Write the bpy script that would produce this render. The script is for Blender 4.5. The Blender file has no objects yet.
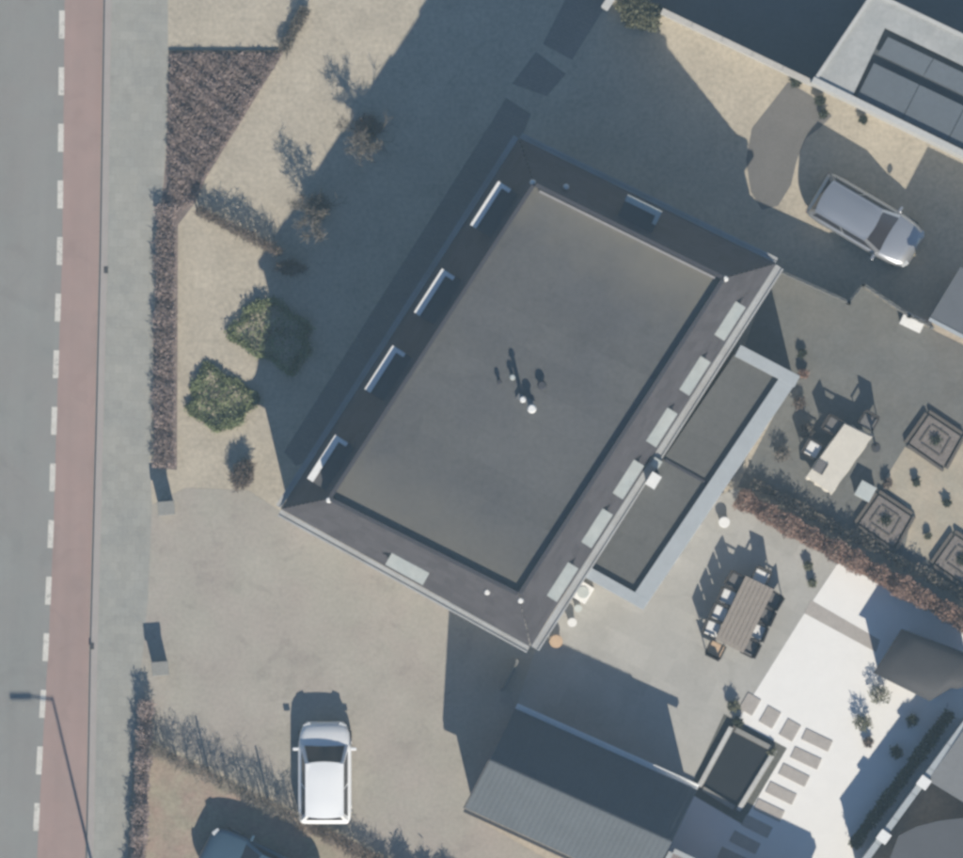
import bpy, bmesh, math, random
import numpy as np

random.seed(7)
RNG = np.random.default_rng(11)
sc = bpy.context.scene
col = sc.collection
S = 30.0                                   # photograph pixels per metre

def P(x, y):
    return ((x - 481.5) / S, (429.0 - y) / S)

# ------------------------------------------------------------------ camera, sky, sun, exposure
cam_d = bpy.data.cameras.new("camera")
cam = bpy.data.objects.new("camera", cam_d)
col.objects.link(cam)
CAM_H = 400.0
HAZE = 0.00028
cam.location = (0, 0, CAM_H)
cam.rotation_euler = (0, 0, 0)
cam_d.sensor_width = 36.0
cam_d.lens = 36.0 * CAM_H / (963.0 / S)
cam_d.clip_start = 1.0
cam_d.clip_end = 3000.0
sc.camera = cam

SUN_EL = math.radians(35.0)
SUN_AZ = math.radians(180.0 - 13.5)        # compass bearing of the sun, +Y is north
world = bpy.data.worlds.new("World")
sc.world = world
world.use_nodes = True
wn = world.node_tree
bg = wn.nodes["Background"]
sky = wn.nodes.new("ShaderNodeTexSky")
sky.sky_type = 'NISHITA'
sky.sun_disc = False
sky.sun_elevation = SUN_EL
sky.sun_rotation = SUN_AZ
sky.air_density = 1.1
sky.dust_density = 0.2
sky.ozone_density = 6.0
wn.links.new(sky.outputs[0], bg.inputs[0])
bg.inputs[1].default_value = 0.08
sun_d = bpy.data.lights.new("sun", 'SUN')
sun_d.energy = 5.0
sun_d.angle = math.radians(0.55)
sun_d.color = (1.0, 0.915, 0.78)
sun = bpy.data.objects.new("sun", sun_d)
col.objects.link(sun)
sun.location = (8, -30, 60)
sun.rotation_euler = (math.radians(90) - SUN_EL, 0, math.radians(13.5))
vs = sc.view_settings
vs.view_transform = 'Standard'
vs.look = 'None'
vs.gamma = 1.0
vs.exposure = 0.20
vs.use_curve_mapping = False
sc.render.engine = 'CYCLES'
sc.cycles.use_denoising = True
sc.cycles.pixel_filter_type = 'BLACKMAN_HARRIS'
sc.cycles.filter_width = 3.2
sc.cycles.max_bounces = 6

# ------------------------------------------------------------------ materials
MATS = {}
def mat(name, c, rough=0.85, var=0.12, scale=1.2, fine=0.10, fscale=14.0, bump=0.0, bscale=40.0,
        metallic=0.0, tint=None, spec=0.3, island=0.0, coat=0.0, brick=None, streak=None, blot=None):
    if name in MATS:
        return MATS[name]
    m = bpy.data.materials.new(name)
    m.use_nodes = True
    nt = m.node_tree
    b = nt.nodes["Principled BSDF"]
    b.inputs["Roughness"].default_value = rough
    b.inputs["Metallic"].default_value = metallic
    b.inputs["Specular IOR Level"].default_value = spec
    if coat:
        b.inputs["Coat Weight"].default_value = coat
    tc = nt.nodes.new("ShaderNodeTexCoord")
    geo = nt.nodes.new("ShaderNodeNewGeometry")
    def noise(sc_, det=4.0, src=None):
        n = nt.nodes.new("ShaderNodeTexNoise")
        n.inputs["Scale"].default_value = sc_
        n.inputs["Detail"].default_value = det
        n.inputs["Roughness"].default_value = 0.6
        nt.links.new(geo.outputs["Position"], n.inputs["Vector"])
        return n
    def math_node(op, a, bb):
        n = nt.nodes.new("ShaderNodeMath"); n.operation = op
        for i, s in enumerate((a, bb)):
            if hasattr(s, "is_output"):
                nt.links.new(s, n.inputs[i])
            else:
                n.inputs[i].default_value = s
        return n.outputs[0]
    n1 = noise(scale); n2 = noise(fscale, 3.0)
    f1 = math_node('MULTIPLY', math_node('SUBTRACT', n1.outputs[0], 0.5), var * 4)
    f2 = math_node('MULTIPLY', math_node('SUBTRACT', n2.outputs[0], 0.5), fine * 4)
    fac = math_node('ADD', math_node('ADD', f1, f2), 1.0)
    if island:
        fi = math_node('MULTIPLY', math_node('SUBTRACT', geo.outputs["Random Per Island"], 0.5), island * 2)
        fac = math_node('ADD', fac, fi)
    if streak:                                            # wear drawn out along a direction (angle, across scale, amount)
        mp0 = nt.nodes.new("ShaderNodeMapping")
        mp0.inputs["Rotation"].default_value[2] = streak[0]
        nt.links.new(geo.outputs["Position"], mp0.inputs[0])
        mp1 = nt.nodes.new("ShaderNodeMapping")
        mp1.inputs["Scale"].default_value = (streak[1], 0.06, 1)
        nt.links.new(mp0.outputs[0], mp1.inputs[0])
        ns = nt.nodes.new("ShaderNodeTexNoise"); ns.inputs["Scale"].default_value = 1.0; ns.inputs["Detail"].default_value = 4
        nt.links.new(mp1.outputs[0], ns.inputs["Vector"])
        fac = math_node('ADD', fac, math_node('MULTIPLY', math_node('SUBTRACT', ns.outputs[0], 0.5), streak[2] * 4))
    if blot:                                              # ringed stains and dark spots (scale, amount)
        vo = nt.nodes.new("ShaderNodeTexNoise"); vo.inputs["Scale"].default_value = blot[0]; vo.inputs["Detail"].default_value = 6
        vo.inputs["Distortion"].default_value = 1.2
        nt.links.new(geo.outputs["Position"], vo.inputs["Vector"])
        mrb = nt.nodes.new("ShaderNodeMapRange"); mrb.inputs[1].default_value = 0.56; mrb.inputs[2].default_value = 0.66
        mrb.inputs[4].default_value = -blot[1]
        nt.links.new(vo.outputs[0], mrb.inputs[0])
        fac = math_node('ADD', fac, mrb.outputs[0])
    base = nt.nodes.new("ShaderNodeMix"); base.data_type = 'RGBA'
    base.inputs[6].default_value = (*c, 1)
    base.inputs[7].default_value = (*(tint or c), 1)
    n3 = noise(scale * 0.55 + 0.15)
    ramp = nt.nodes.new("ShaderNodeMapRange")
    ramp.inputs[1].default_value = 0.38; ramp.inputs[2].default_value = 0.62
    nt.links.new(n3.outputs[0], ramp.inputs[0])
    if island and tint:
        nt.links.new(geo.outputs["Random Per Island"], base.inputs[0])
    else:
        nt.links.new(ramp.outputs[0], base.inputs[0])
    out = base.outputs[2]
    if brick:
        bw, bh, ang, dark = brick
        mp = nt.nodes.new("ShaderNodeMapping")
        mp.inputs["Rotation"].default_value[2] = ang
        nt.links.new(geo.outputs["Position"], mp.inputs[0])
        bt = nt.nodes.new("ShaderNodeTexBrick")
        bt.inputs["Color1"].default_value = (1, 1, 1, 1)
        bt.inputs["Color2"].default_value = (0.9, 0.9, 0.9, 1)
        bt.inputs["Mortar"].default_value = (dark, dark, dark, 1)
        bt.inputs["Scale"].default_value = 1.0
        bt.inputs["Mortar Size"].default_value = 0.012
        bt.inputs["Brick Width"].default_value = bw
        bt.inputs["Row Height"].default_value = bh
        nt.links.new(mp.outputs[0], bt.inputs["Vector"])
        mb_ = nt.nodes.new("ShaderNodeMix"); mb_.data_type = 'RGBA'; mb_.blend_type = 'MULTIPLY'
        mb_.inputs[0].default_value = 1.0
        nt.links.new(out, mb_.inputs[6]); nt.links.new(bt.outputs[0], mb_.inputs[7])
        out = mb_.outputs[2]
    vm = nt.nodes.new("ShaderNodeVectorMath"); vm.operation = 'SCALE'
    nt.links.new(out, vm.inputs[0]); nt.links.new(fac, vm.inputs["Scale"])
    nt.links.new(vm.outputs[0], b.inputs["Base Color"])
    if bump:
        nb = noise(bscale, 5.0)
        bp = nt.nodes.new("ShaderNodeBump")
        bp.inputs["Strength"].default_value = bump
        bp.inputs["Distance"].default_value = 0.03
        nt.links.new(nb.outputs[0], bp.inputs["Height"])
        nt.links.new(bp.outputs[0], b.inputs["Normal"])
    MATS[name] = m
    return m

A_ = math.radians(26.5)
asphalt = mat("asphalt", (0.262, 0.254, 0.240), 0.9, 0.04, 0.6, 0.07, 25, 0.2, 60, tint=(0.26, 0.262, 0.248), streak=(0.03, 1.6, 0.05), blot=(0.7, 0.06))
redlane = mat("red_asphalt", (0.350, 0.255, 0.230), 0.9, 0.04, 0.7, 0.05, 25, 0.2, 60, tint=(0.325, 0.245, 0.222), streak=(0.03, 2.5, 0.05), blot=(1.1, 0.06))
paintw = mat("road_paint", (0.60, 0.58, 0.53), 0.7, 0.12, 3, 0.16, 22, blot=(6, 0.3))
kerbm = mat("kerb_concrete", (0.36, 0.33, 0.31), 0.85, 0.05, 2, 0.06, 20)
sidewalkm = mat("sidewalk_slab", (0.362, 0.355, 0.320), 0.9, 0.06, 0.9, 0.07, 12, 0.15, 50, tint=(0.325, 0.325, 0.30), brick=(0.3, 0.3, 0.03, 0.88), streak=(0.03, 1.2, 0.035), blot=(0.9, 0.07))
gravel = mat("beige_gravel", (0.470, 0.420, 0.335), 0.95, 0.09, 0.9, 0.17, 7, 0.6, 30, tint=(0.43, 0.385, 0.31), blot=(2.5, 0.10))
drivem = mat("driveway_grit", (0.365, 0.330, 0.290), 0.95, 0.07, 0.7, 0.11, 8, 0.3, 40, tint=(0.37, 0.348, 0.30), blot=(0.8, 0.10), streak=(0.45, 0.9, 0.04))
terracem = mat("terrace_stone", (0.425, 0.415, 0.385), 0.8, 0.05, 0.8, 0.06, 9, 0.1, 40, tint=(0.41, 0.40, 0.37), blot=(0.9, 0.08), brick=(0.8, 0.8, A_, 0.93))
whitem = mat("white_gravel", (0.80, 0.79, 0.76), 0.9, 0.02, 2, 0.05, 30, 0.3, 40)
courtm = mat("courtyard_paving", (0.178, 0.176, 0.162), 0.85, 0.10, 1.0, 0.12, 7, 0.15, 40, tint=(0.165, 0.168, 0.16), brick=(0.6, 0.6, A_, 0.92))
sandm = mat("sand_tiles", (0.44, 0.385, 0.30), 0.85, 0.07, 2.0, 0.10, 9, 0.15, 40, tint=(0.40, 0.365, 0.29), brick=(0.5, 0.5, A_, 0.9))
brickpath = mat("brick_path", (0.24, 0.225, 0.21), 0.9, 0.08, 1.0, 0.10, 9, 0.2, 40, brick=(0.2, 0.1, A_, 0.8))
greypath = mat("tarmac_path", (0.165, 0.158, 0.150), 0.9, 0.08, 1.5, 0.10, 12, 0.3, 50)
soilm = mat("soil", (0.36, 0.275, 0.225), 0.95, 0.16, 1.6, 0.18, 8, 0.6, 25, tint=(0.33, 0.295, 0.225))
brownsoil = mat("brown_mulch", (0.24, 0.20, 0.18), 0.95, 0.15, 3, 0.2, 10, 0.8, 25, tint=(0.19, 0.155, 0.15))
terrainm = mat("terrain", (0.30, 0.28, 0.22), 0.95, 0.1, 0.2, 0.1, 6)
yardm = mat("yard_paving", (0.17, 0.17, 0.17), 0.9, 0.08, 0.8, 0.08, 8)
flatroof = mat("bitumen_roof", (0.108, 0.110, 0.114), 0.8, 0.08, 0.42, 0.12, 6, 0.15, 30, tint=(0.120, 0.121, 0.120), blot=(0.8, 0.10), brick=(9.0, 1.0, A_, 0.86))
extroof = mat("extension_bitumen", (0.128, 0.128, 0.122), 0.8, 0.05, 0.8, 0.10, 7, 0.15, 30, blot=(1.5, 0.08), brick=(9.0, 1.0, A_, 0.86))
slate = mat("mansard_slate", (0.078, 0.074, 0.082), 0.6, 0.08, 1.2, 0.10, 9, 0.2, 30, island=0.12)
slatetop = mat("roof_edge_lead", (0.062, 0.062, 0.072), 0.6, 0.05, 2, 0.06, 9)
zinc = mat("pale_zinc", (0.50, 0.53, 0.51), 0.45, 0.07, 2, 0.06, 9, tint=(0.45, 0.49, 0.48))
darkfelt = mat("dark_felt", (0.098, 0.096, 0.10), 0.8, 0.06, 3, 0.06, 9)
whitepaint = mat("white_paint", (0.78, 0.78, 0.76), 0.5, 0.04, 4, 0.04, 12)
gutterm = mat("gutter_grey", (0.42, 0.43, 0.43), 0.5, 0.06, 1.5, 0.06, 9, tint=(0.38, 0.38, 0.37))
coping = mat("coping_zinc", (0.40, 0.43, 0.445), 0.5, 0.05, 1.5, 0.05, 9)
wallm = mat("cream_render", (0.45, 0.43, 0.40), 0.9, 0.04, 1.5, 0.05, 9)
brickm = mat("brown_brick", (0.26, 0.17, 0.13), 0.9, 0.08, 1.5, 0.08, 9)
glass = mat("window_glass", (0.03, 0.035, 0.045), 0.08, 0.0, 1, 0.0, 5, spec=0.6)
carglass = mat("car_glass", (0.035, 0.033, 0.04), 0.12, 0.0, 1, 0.0, 5, spec=0.5)
rubber = mat("tyre_rubber", (0.025, 0.025, 0.026), 0.8, 0.05, 5)
alloy = mat("wheel_alloy", (0.45, 0.46, 0.47), 0.35, 0.03, 5, metallic=0.8)
carwhite = mat("car_white", (0.82, 0.83, 0.83), 0.28, 0.01, 2, 0.01, 9, coat=0.4)
carsilver = mat("car_silver", (0.46, 0.475, 0.50), 0.30, 0.01, 2, 0.01, 9, metallic=0.65, coat=0.5)
carblue = mat("car_blue", (0.07, 0.125, 0.18), 0.30, 0.02, 2, 0.01, 9, metallic=0.2, coat=0.5)
redlamp = mat("red_lamp", (0.35, 0.02, 0.02), 0.25, 0, 1, 0)
clearlamp = mat("clear_lamp", (0.55, 0.57, 0.58), 0.4, 0, 1, 0)
blackplastic = mat("black_plastic", (0.03, 0.03, 0.032), 0.6, 0.03, 4)
steel = mat("galvanised_steel", (0.20, 0.205, 0.21), 0.55, 0.06, 4, metallic=0.3)
darksteel = mat("dark_steel", (0.06, 0.06, 0.065), 0.6, 0.06, 4)
pantile = mat("pantile", (0.098, 0.112, 0.126), 0.75, 0.08, 1.2, 0.10, 12, 0.15, 40)
annexdeck = mat("light_roof_deck", (0.42, 0.425, 0.41), 0.85, 0.10, 1.4, 0.10, 7, 0.15, 30, tint=(0.36, 0.37, 0.36))
panelm = mat("blue_grey_panel", (0.115, 0.135, 0.155), 0.6, 0.06, 1.0, 0.06, 8)
annexfloor = mat("annex_floor", (0.09, 0.10, 0.11), 0.85, 0.06, 1.0, 0.06, 8)
whitewall = mat("whitewashed_wall", (0.50, 0.50, 0.48), 0.9, 0.06, 1.5, 0.07, 9)
pillarm = mat("pillar_concrete", (0.27, 0.265, 0.245), 0.9, 0.06, 3, 0.08, 12)
teak = mat("grey_teak", (0.300, 0.262, 0.225), 0.8, 0.08, 4, 0.08, 20)
wicker = mat("dark_wicker", (0.050, 0.046, 0.045), 0.8, 0.10, 8, 0.12, 40)
cushionw = mat("white_cushion", (0.74, 0.74, 0.73), 0.95, 0.03, 5)
cushiong = mat("grey_cushion", (0.17, 0.165, 0.165), 0.95, 0.05, 5)
cushiont = mat("tan_cushion", (0.55, 0.40, 0.27), 0.95, 0.05, 5)
clothm = mat("ivory_cloth", (0.62, 0.585, 0.51), 0.95, 0.04, 3, 0.06, 9)
planterwood = mat("planter_board", (0.135, 0.120, 0.105), 0.85, 0.10, 4, 0.1, 16)
plantersoil = mat("planter_soil", (0.21, 0.185, 0.17), 0.95, 0.15, 4, 0.2, 12, 0.5, 30)
water = mat("pond_water", (0.030, 0.032, 0.034), 0.10, 0.10, 3, 0.05, 9, spec=0.5)
stonegrey = mat("stone_slab", (0.40, 0.37, 0.34), 0.85, 0.07, 3, 0.07, 12)
shelterm = mat("shelter_roof", (0.060, 0.060, 0.064), 0.7, 0.06, 1.5, 0.06, 9)
shedroof = mat("shed_felt", (0.20, 0.205, 0.21), 0.85, 0.06, 1.2, 0.07, 9)
twigbrown = mat("brown_twigs", (0.215, 0.170, 0.135), 0.9, 0.05, 3, 0.05, 9, island=0.45, tint=(0.13, 0.105, 0.095))
twiggrey = mat("grey_twigs", (0.235, 0.215, 0.180), 0.9, 0.05, 3, 0.05, 9, island=0.4, tint=(0.15, 0.13, 0.115))
twigpurple = mat("purple_brown_twigs", (0.42, 0.33, 0.305), 0.9, 0.22, 1.4, 0.05, 9, island=0.3, tint=(0.27, 0.22, 0.205))
beech = mat("russet_leaves", (0.36, 0.225, 0.175), 0.9, 0.15, 1.5, 0.05, 9, island=0.45, tint=(0.24, 0.165, 0.135))
greenleaf = mat("green_leaves", (0.245, 0.275, 0.145), 0.8, 0.14, 2.2, 0.05, 9, island=0.45, tint=(0.16, 0.195, 0.10))
oliveleaf = mat("olive_leaves", (0.18, 0.18, 0.115), 0.8, 0.12, 2, 0.05, 9, island=0.4, tint=(0.13, 0.135, 0.09))
darkleaf = mat("dark_leaves", (0.060, 0.070, 0.045), 0.8, 0.12, 2, 0.05, 9, island=0.4)
barkm = mat("bark", (0.13, 0.11, 0.09), 0.9, 0.1, 6, 0.1, 20)

def drift(m, terms, c):
    """silt with a ragged edge, lying along given lines: terms of (nx, ny, d_start, d_full)"""
    nt = m.node_tree; b = nt.nodes["Principled BSDF"]
    old = b.inputs["Base Color"].links[0].from_socket
    geo = nt.nodes.new("ShaderNodeNewGeometry")
    nz = nt.nodes.new("ShaderNodeTexNoise"); nz.inputs["Scale"].default_value = 0.9; nz.inputs["Detail"].default_value = 5
    nt.links.new(geo.outputs["Position"], nz.inputs["Vector"])
    tot = None
    for nx, ny, d0, d1, amt in terms:
        dp = nt.nodes.new("ShaderNodeVectorMath"); dp.operation = 'DOT_PRODUCT'
        nt.links.new(geo.outputs["Position"], dp.inputs[0]); dp.inputs[1].default_value = (nx, ny, 0)
        ad = nt.nodes.new("ShaderNodeMath"); ad.operation = 'MULTIPLY_ADD'
        nt.links.new(nz.outputs[0], ad.inputs[0]); ad.inputs[1].default_value = 2.4
        nt.links.new(dp.outputs["Value"], ad.inputs[2])
        mr = nt.nodes.new("ShaderNodeMapRange"); nt.links.new(ad.outputs[0], mr.inputs[0])
        mr.inputs[1].default_value = d0 + 1.2; mr.inputs[2].default_value = d1 + 1.2; mr.inputs[4].default_value = amt
        if tot is None: tot = mr.outputs[0]
        else:
            mx = nt.nodes.new("ShaderNodeMath"); mx.operation = 'MAXIMUM'
            nt.links.new(tot, mx.inputs[0]); nt.links.new(mr.outputs[0], mx.inputs[1]); tot = mx.outputs[0]
    mix = nt.nodes.new("ShaderNodeMix"); mix.data_type = 'RGBA'
    nt.links.new(tot, mix.inputs[0]); nt.links.new(old, mix.inputs[6]); mix.inputs[7].default_value = (*c, 1)
    nt.links.new(mix.outputs[2], b.inputs["Base Color"])
_n = P(626, 235); _s = P(430, 545); _l = math.hypot(_n[0] - _s[0], _n[1] - _s[1])
_d = ((_n[0] - _s[0]) / _l, (_n[1] - _s[1]) / _l)
_dn = _n[0] * _d[0] + _n[1] * _d[1]; _ds = -(_s[0] * _d[0] + _s[1] * _d[1])
drift(flatroof, ((_d[0], _d[1], _dn - 2.2, _dn + 0.1, 0.8), (-_d[0], -_d[1], _ds - 2.4, _ds + 0.5, 0.6)), (0.185, 0.172, 0.142))

# ------------------------------------------------------------------ builders
LOC = {}
def tag(o, label=None, cat=None, group=None, kind=None):
    if label: o["label"] = label
    if cat: o["category"] = cat
    if group: o["group"] = group
    if kind: o["kind"] = kind
    return o

def thing(name, label, cat, loc=(0, 0, 0), rz=0.0, group=None):
    o = bpy.data.objects.new(name, None)
    o.empty_display_size = 0.2
    col.objects.link(o)
    o.location = loc
    o.rotation_euler = (0, 0, rz)
    LOC[o] = tuple(loc)
    return tag(o, label, cat, group)

def centroid(pts):
    return (sum(p[0] for p in pts) / len(pts), sum(p[1] for p in pts) / len(pts))

class MB:
    def __init__(self): self.v = []; self.f = []
    def poly(self, pts):
        i = len(self.v); self.v += [tuple(p) for p in pts]
        self.f.append(tuple(range(i, i + len(pts)))); return self
    def prism(self, pts, z0, z1):
        """pts: xy polygon; z0/z1 number or list per vertex"""
        n = len(pts); i = len(self.v)
        zz0 = z0 if isinstance(z0, (list, tuple)) else [z0] * n
        zz1 = z1 if isinstance(z1, (list, tuple)) else [z1] * n
        self.v += [(p[0], p[1], z) for p, z in zip(pts, zz0)]
        self.v += [(p[0], p[1], z) for p, z in zip(pts, zz1)]
        self.f.append(tuple(range(i + n - 1, i - 1, -1)))
        self.f.append(tuple(range(i + n, i + 2 * n)))
        for k in range(n):
            j = (k + 1) % n
            self.f.append((i + k, i + j, i + n + j, i + n + k))
        return self
    def box(self, c, s, rz=0.0):
        ca, sa = math.cos(rz), math.sin(rz)
        hx, hy, hz = s[0] / 2, s[1] / 2, s[2] / 2
        pts = [(c[0] + x * ca - y * sa, c[1] + x * sa + y * ca) for x, y in ((-hx, -hy), (hx, -hy), (hx, hy), (-hx, hy))]
        return self.prism(pts, c[2] - hz, c[2] + hz)
    def tube(self, p0, p1, r0, r1=None, n=8, cap=True):
        r1 = r0 if r1 is None else r1
        a = np.array(p0, float); b = np.array(p1, float); d = b - a
        L = np.linalg.norm(d); d = d / max(L, 1e-9)
        u = np.cross(d, (0, 0, 1.0)) if abs(d[2]) < 0.95 else np.cross(d, (1.0, 0, 0))
        u /= np.linalg.norm(u); w = np.cross(d, u); i = len(self.v)
        for q, r in ((a, r0), (b, r1)):
            for k in range(n):
                t = 2 * math.pi * k / n
                self.v.append(tuple(q + r * (math.cos(t) * u + math.sin(t) * w)))
        for k in range(n):
            j = (k + 1) % n
            self.f.append((i + k, i + j, i + n + j, i + n + k))
        if cap:
            self.f.append(tuple(range(i + n - 1, i - 1, -1))); self.f.append(tuple(range(i + n, i + 2 * n)))
        return self
    def mesh(self, name, m, off=(0, 0, 0), smooth=False, recalc=True):
        me = bpy.data.meshes.new(name)
        me.from_pydata([(x - off[0], y - off[1], z - off[2]) for x, y, z in self.v], [], self.f)
        if recalc:
            bm = bmesh.new(); bm.from_mesh(me)
            bmesh.ops.recalc_face_normals(bm, faces=bm.faces)
            bm.to_mesh(me); bm.free()
        if smooth:
            for p in me.polygons: p.use_smooth = True
        me.materials.append(m)
        return me
    def build(self, name, m, parent=None, local=False, smooth=False, bevel=0.0, recalc=True, loc=None):
        """world coordinates unless local; a part is moved into its thing's own frame"""
        off = (0, 0, 0)
        if parent is not None and not local: off = LOC[parent]
        if parent is None and loc is not None: off = loc
        o = bpy.data.objects.new(name, self.mesh(name, m, off, smooth, recalc))
        col.objects.link(o)
        if parent is not None:
            o.parent = parent; LOC[o] = LOC[parent]
        elif loc is not None:
            o.location = loc; LOC[o] = tuple(loc)
        else:
            LOC[o] = (0, 0, 0)
        if bevel:
            b = o.modifiers.new("bevel", 'BEVEL'); b.width = bevel; b.segments = 2; b.limit_method = 'ANGLE'
        return o

def copy_tree(o, parent=None):
    c = o.copy(); col.objects.link(c)
    if parent is not None: c.parent = parent
    LOC[c] = LOC[o]
    for ch in list(o.children): copy_tree(ch, c)
    return c

def sheet(name, px, z, m, kind="structure"):
    mb = MB().poly([(*P(*p), z) for p in px])
    o = mb.build(name, m)
    return tag(o, kind=kind)

def lerp(a, b, t): return tuple(a[i] + (b[i] - a[i]) * t for i in range(len(a)))
def strip(a, b, w, side=0.0):
    """rectangle (xy) along a-b of width w, shifted sideways by side (left positive)"""
    dx, dy = b[0] - a[0], b[1] - a[1]; L = math.hypot(dx, dy); nx, ny = -dy / L, dx / L
    o0, o1 = side - w / 2, side + w / 2
    return [(a[0] + nx * o0, a[1] + ny * o0), (b[0] + nx * o0, b[1] + ny * o0), (b[0] + nx * o1, b[1] + ny * o1), (a[0] + nx * o1, a[1] + ny * o1)]

def blades(pts, length, width, up=0.5, curl=True):
    """many thin twig or leaf faces, one quad each, at points pts"""
    n = len(pts)
    d = RNG.normal(size=(n, 3)); d[:, 2] = d[:, 2] * (1 - up) + up * np.abs(RNG.normal(size=n)) * 1.6
    d /= np.linalg.norm(d, axis=1)[:, None]
    s = np.cross(d, RNG.normal(size=(n, 3))); s /= np.linalg.norm(s, axis=1)[:, None]
    L = RNG.uniform(length[0], length[1], n)[:, None]; Wd = RNG.uniform(width[0], width[1], n)[:, None]
    a = pts - s * Wd * .5; b = pts + s * Wd * .5
    tip = pts + d * L
    c = tip + s * Wd * .32; e = tip - s * Wd * .32
    v = np.stack([a, b, c, e], 1).reshape(-1, 3)
    v[:, 2] = np.maximum(v[:, 2], 0.012)
    f = np.arange(4 * n).reshape(n, 4)
    return v, f

def scatter(name, m, pts, length, width, up=0.5, parent=None, off=None):
    v, f = blades(np.asarray(pts, float), length, width, up)
    mb = MB(); mb.v = [tuple(x) for x in v]; mb.f = [tuple(int(i) for i in q) for q in f]
    return mb.build(name, m, parent, recalc=False, loc=off)

def in_poly(poly, n):
    xs = [p[0] for p in poly]; ys = [p[1] for p in poly]; out = []
    while len(out) < n:
        q = RNG.uniform((min(xs), min(ys)), (max(xs), max(ys)), (n * 2, 2))
        for x, y in q:
            c = False; j = len(poly) - 1
            for i in range(len(poly)):
                if (poly[i][1] > y) != (poly[j][1] > y) and x < (poly[j][0] - poly[i][0]) * (y - poly[i][1]) / (poly[j][1] - poly[i][1]) + poly[i][0]: c = not c
                j = i
            if c:
                out.append((x, y))
                if len(out) == n: break
    return np.array(out)

# ------------------------------------------------------------------ the ground, road, pavements
tag(MB().poly([(-200, -200, -0.25), (200, -200, -0.25), (200, 200, -0.25), (-200, 200, -0.25)]).build("terrain", terrainm), kind="structure")
YS = [-1500, -300, 0, 252, 420, 534, 648, 760, 858, 1200, 2400]
DX = [62, 62, 62, 59.7, 54, 50.7, 45.8, 39.3, 34.5, 20, -40]       # dash line
KX = [105, 105, 105, 101, 97, 94, 91, 89, 87, 77, 30]              # kerb, road side
def xi(y, XS): return float(np.interp(y, YS, XS))
def band(l, r): return [(l[i], YS[i]) for i in range(len(YS))] + [(r[i], YS[i]) for i in range(len(YS) - 1, -1, -1)]
road = sheet("road", band([-330] * len(YS), KX), -0.100, asphalt)
lane = sheet("bicycle_lane", band([x + 2.5 for x in DX], [x - 2 for x in KX]), -0.096, redlane)
k = -8
for yc in [24.5 + 56.6 * q for q in range(-8, 26)]:
    x = xi(yc, DX)
    if -60 < yc < 900:
        a, b = P(xi(yc - 14, DX), yc - 14), P(xi(yc + 14, DX), yc + 14)
        q = strip(a, b, 0.185)
        MB().prism(q, -0.0955, -0.0915).build("lane_marking", paintw, road)
mb = MB()
for i in range(len(YS) - 1):
    q = [P(KX[i], YS[i]), P(KX[i + 1], YS[i + 1]), P(KX[i + 1] + 6.5, YS[i + 1]), P(KX[i] + 6.5, YS[i])]
    mb.prism(q, -0.24, 0.012)
tag(mb.build("kerb", kerbm), kind="structure")
base = [(KX[i] + 6.5, YS[i]) for i in range(len(YS))] + [(3500, 2400), (3500, -1500)]
tag(MB().prism([P(*p) for p in base], -0.24, 0.0).build("garden_ground", gravel), kind="structure")
SW = [(168, -1500), (168, 50), (166, 150), (160, 215), (153, 330), (152, 400), (150, 465), (152, 505), (148, 600), (143, 650), (134, 740), (127, 858), (112, 1200), (60, 2400)]
sheet("sidewalk", SW + [(KX[i] + 6.6, YS[i]) for i in range(len(YS) - 1, -1, -1)], 0.004, sidewalkm)
sheet("driveway", [(152, 505), (185, 488), (248, 490), (285, 514), (540, 658), (525, 700), (470, 815), (600, 890), (600, 1200), (400, 1200), (395, 858), (150, 738), (135, 740), (143, 650), (148, 600)], 0.004, drivem)
sheet("planting_bed", [(169, 52), (284, 52), (206, 178), (196, 202), (178, 225), (177, 470), (154, 468), (153.5, 330), (160.5, 215), (166.5, 150)], 0.004, brownsoil)
sheet("front_bed", [(150, 742), (395, 862), (395, 1200), (112, 1200), (127.5, 858), (134.5, 742)], 0.008, soilm)
sheet("house_path", [(284, 452), (494, 118), (506, 98), (531, 114), (519, 145), (320, 455), (296, 466)], 0.008, brickpath)
sheet("garden_path", [(536, 52), (566, 74), (547, 96), (512, 84)], 0.008, brickpath)
sheet("side_path", [(568, -6), (640, -110), (680, -90), (602, 12), (572, 60), (543, 44)], 0.008, brickpath)
sheet("terrace", [(535, 652), (600, 560), (735, 488), (850, 560), (800, 640), (752, 700), (735, 726), (698, 790), (515, 712), (525, 680)], 0.008, terracem)
sheet("white_gravel", [(838, 563), (800, 620), (752, 697), (735, 726), (697, 790), (670, 840), (655, 940), (830, 940), (964, 716), (1100, 700), (1100, 690)], 0.012, whitem)
sheet("terrace_strip", [(811, 600), (880, 640), (876, 652), (804, 613)], 0.016, courtm if False else stonegrey)
sheet("pond_border", [(724, 714), (787, 748), (742, 824), (688, 792)], 0.016, mat("pond_border_soil", (0.13, 0.13, 0.115), .95, .15, 3, .15, 12))
sheet("courtyard", [(772, 270), (848, 303), (862, 287), (908, 318), (1200, 460), (1200, 720), (963, 590), (790, 500), (737, 487), (790, 385), (745, 345)], 0.008, courtm)
sheet("sand_bed", [(882, 484), (905, 447), (945, 468), (963, 434), (1150, 525), (1150, 650), (963, 552), (940, 545), (930, 560), (905, 548), (912, 512)], 0.012, sandm)
sheet("curved_path", [(788, 82), (812, 96), (832, 116), (820, 128), (806, 138), (797, 160), (791, 185), (778, 206), (762, 210), (751, 192), (746, 160), (752, 128), (768, 108)], 0.004, greypath)
sheet("neighbour_yard", [(655, 8), (808, 82), (963, 158), (1300, 330), (1300, -600), (640, -600), (640, -20)], 0.004, yardm)
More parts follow.
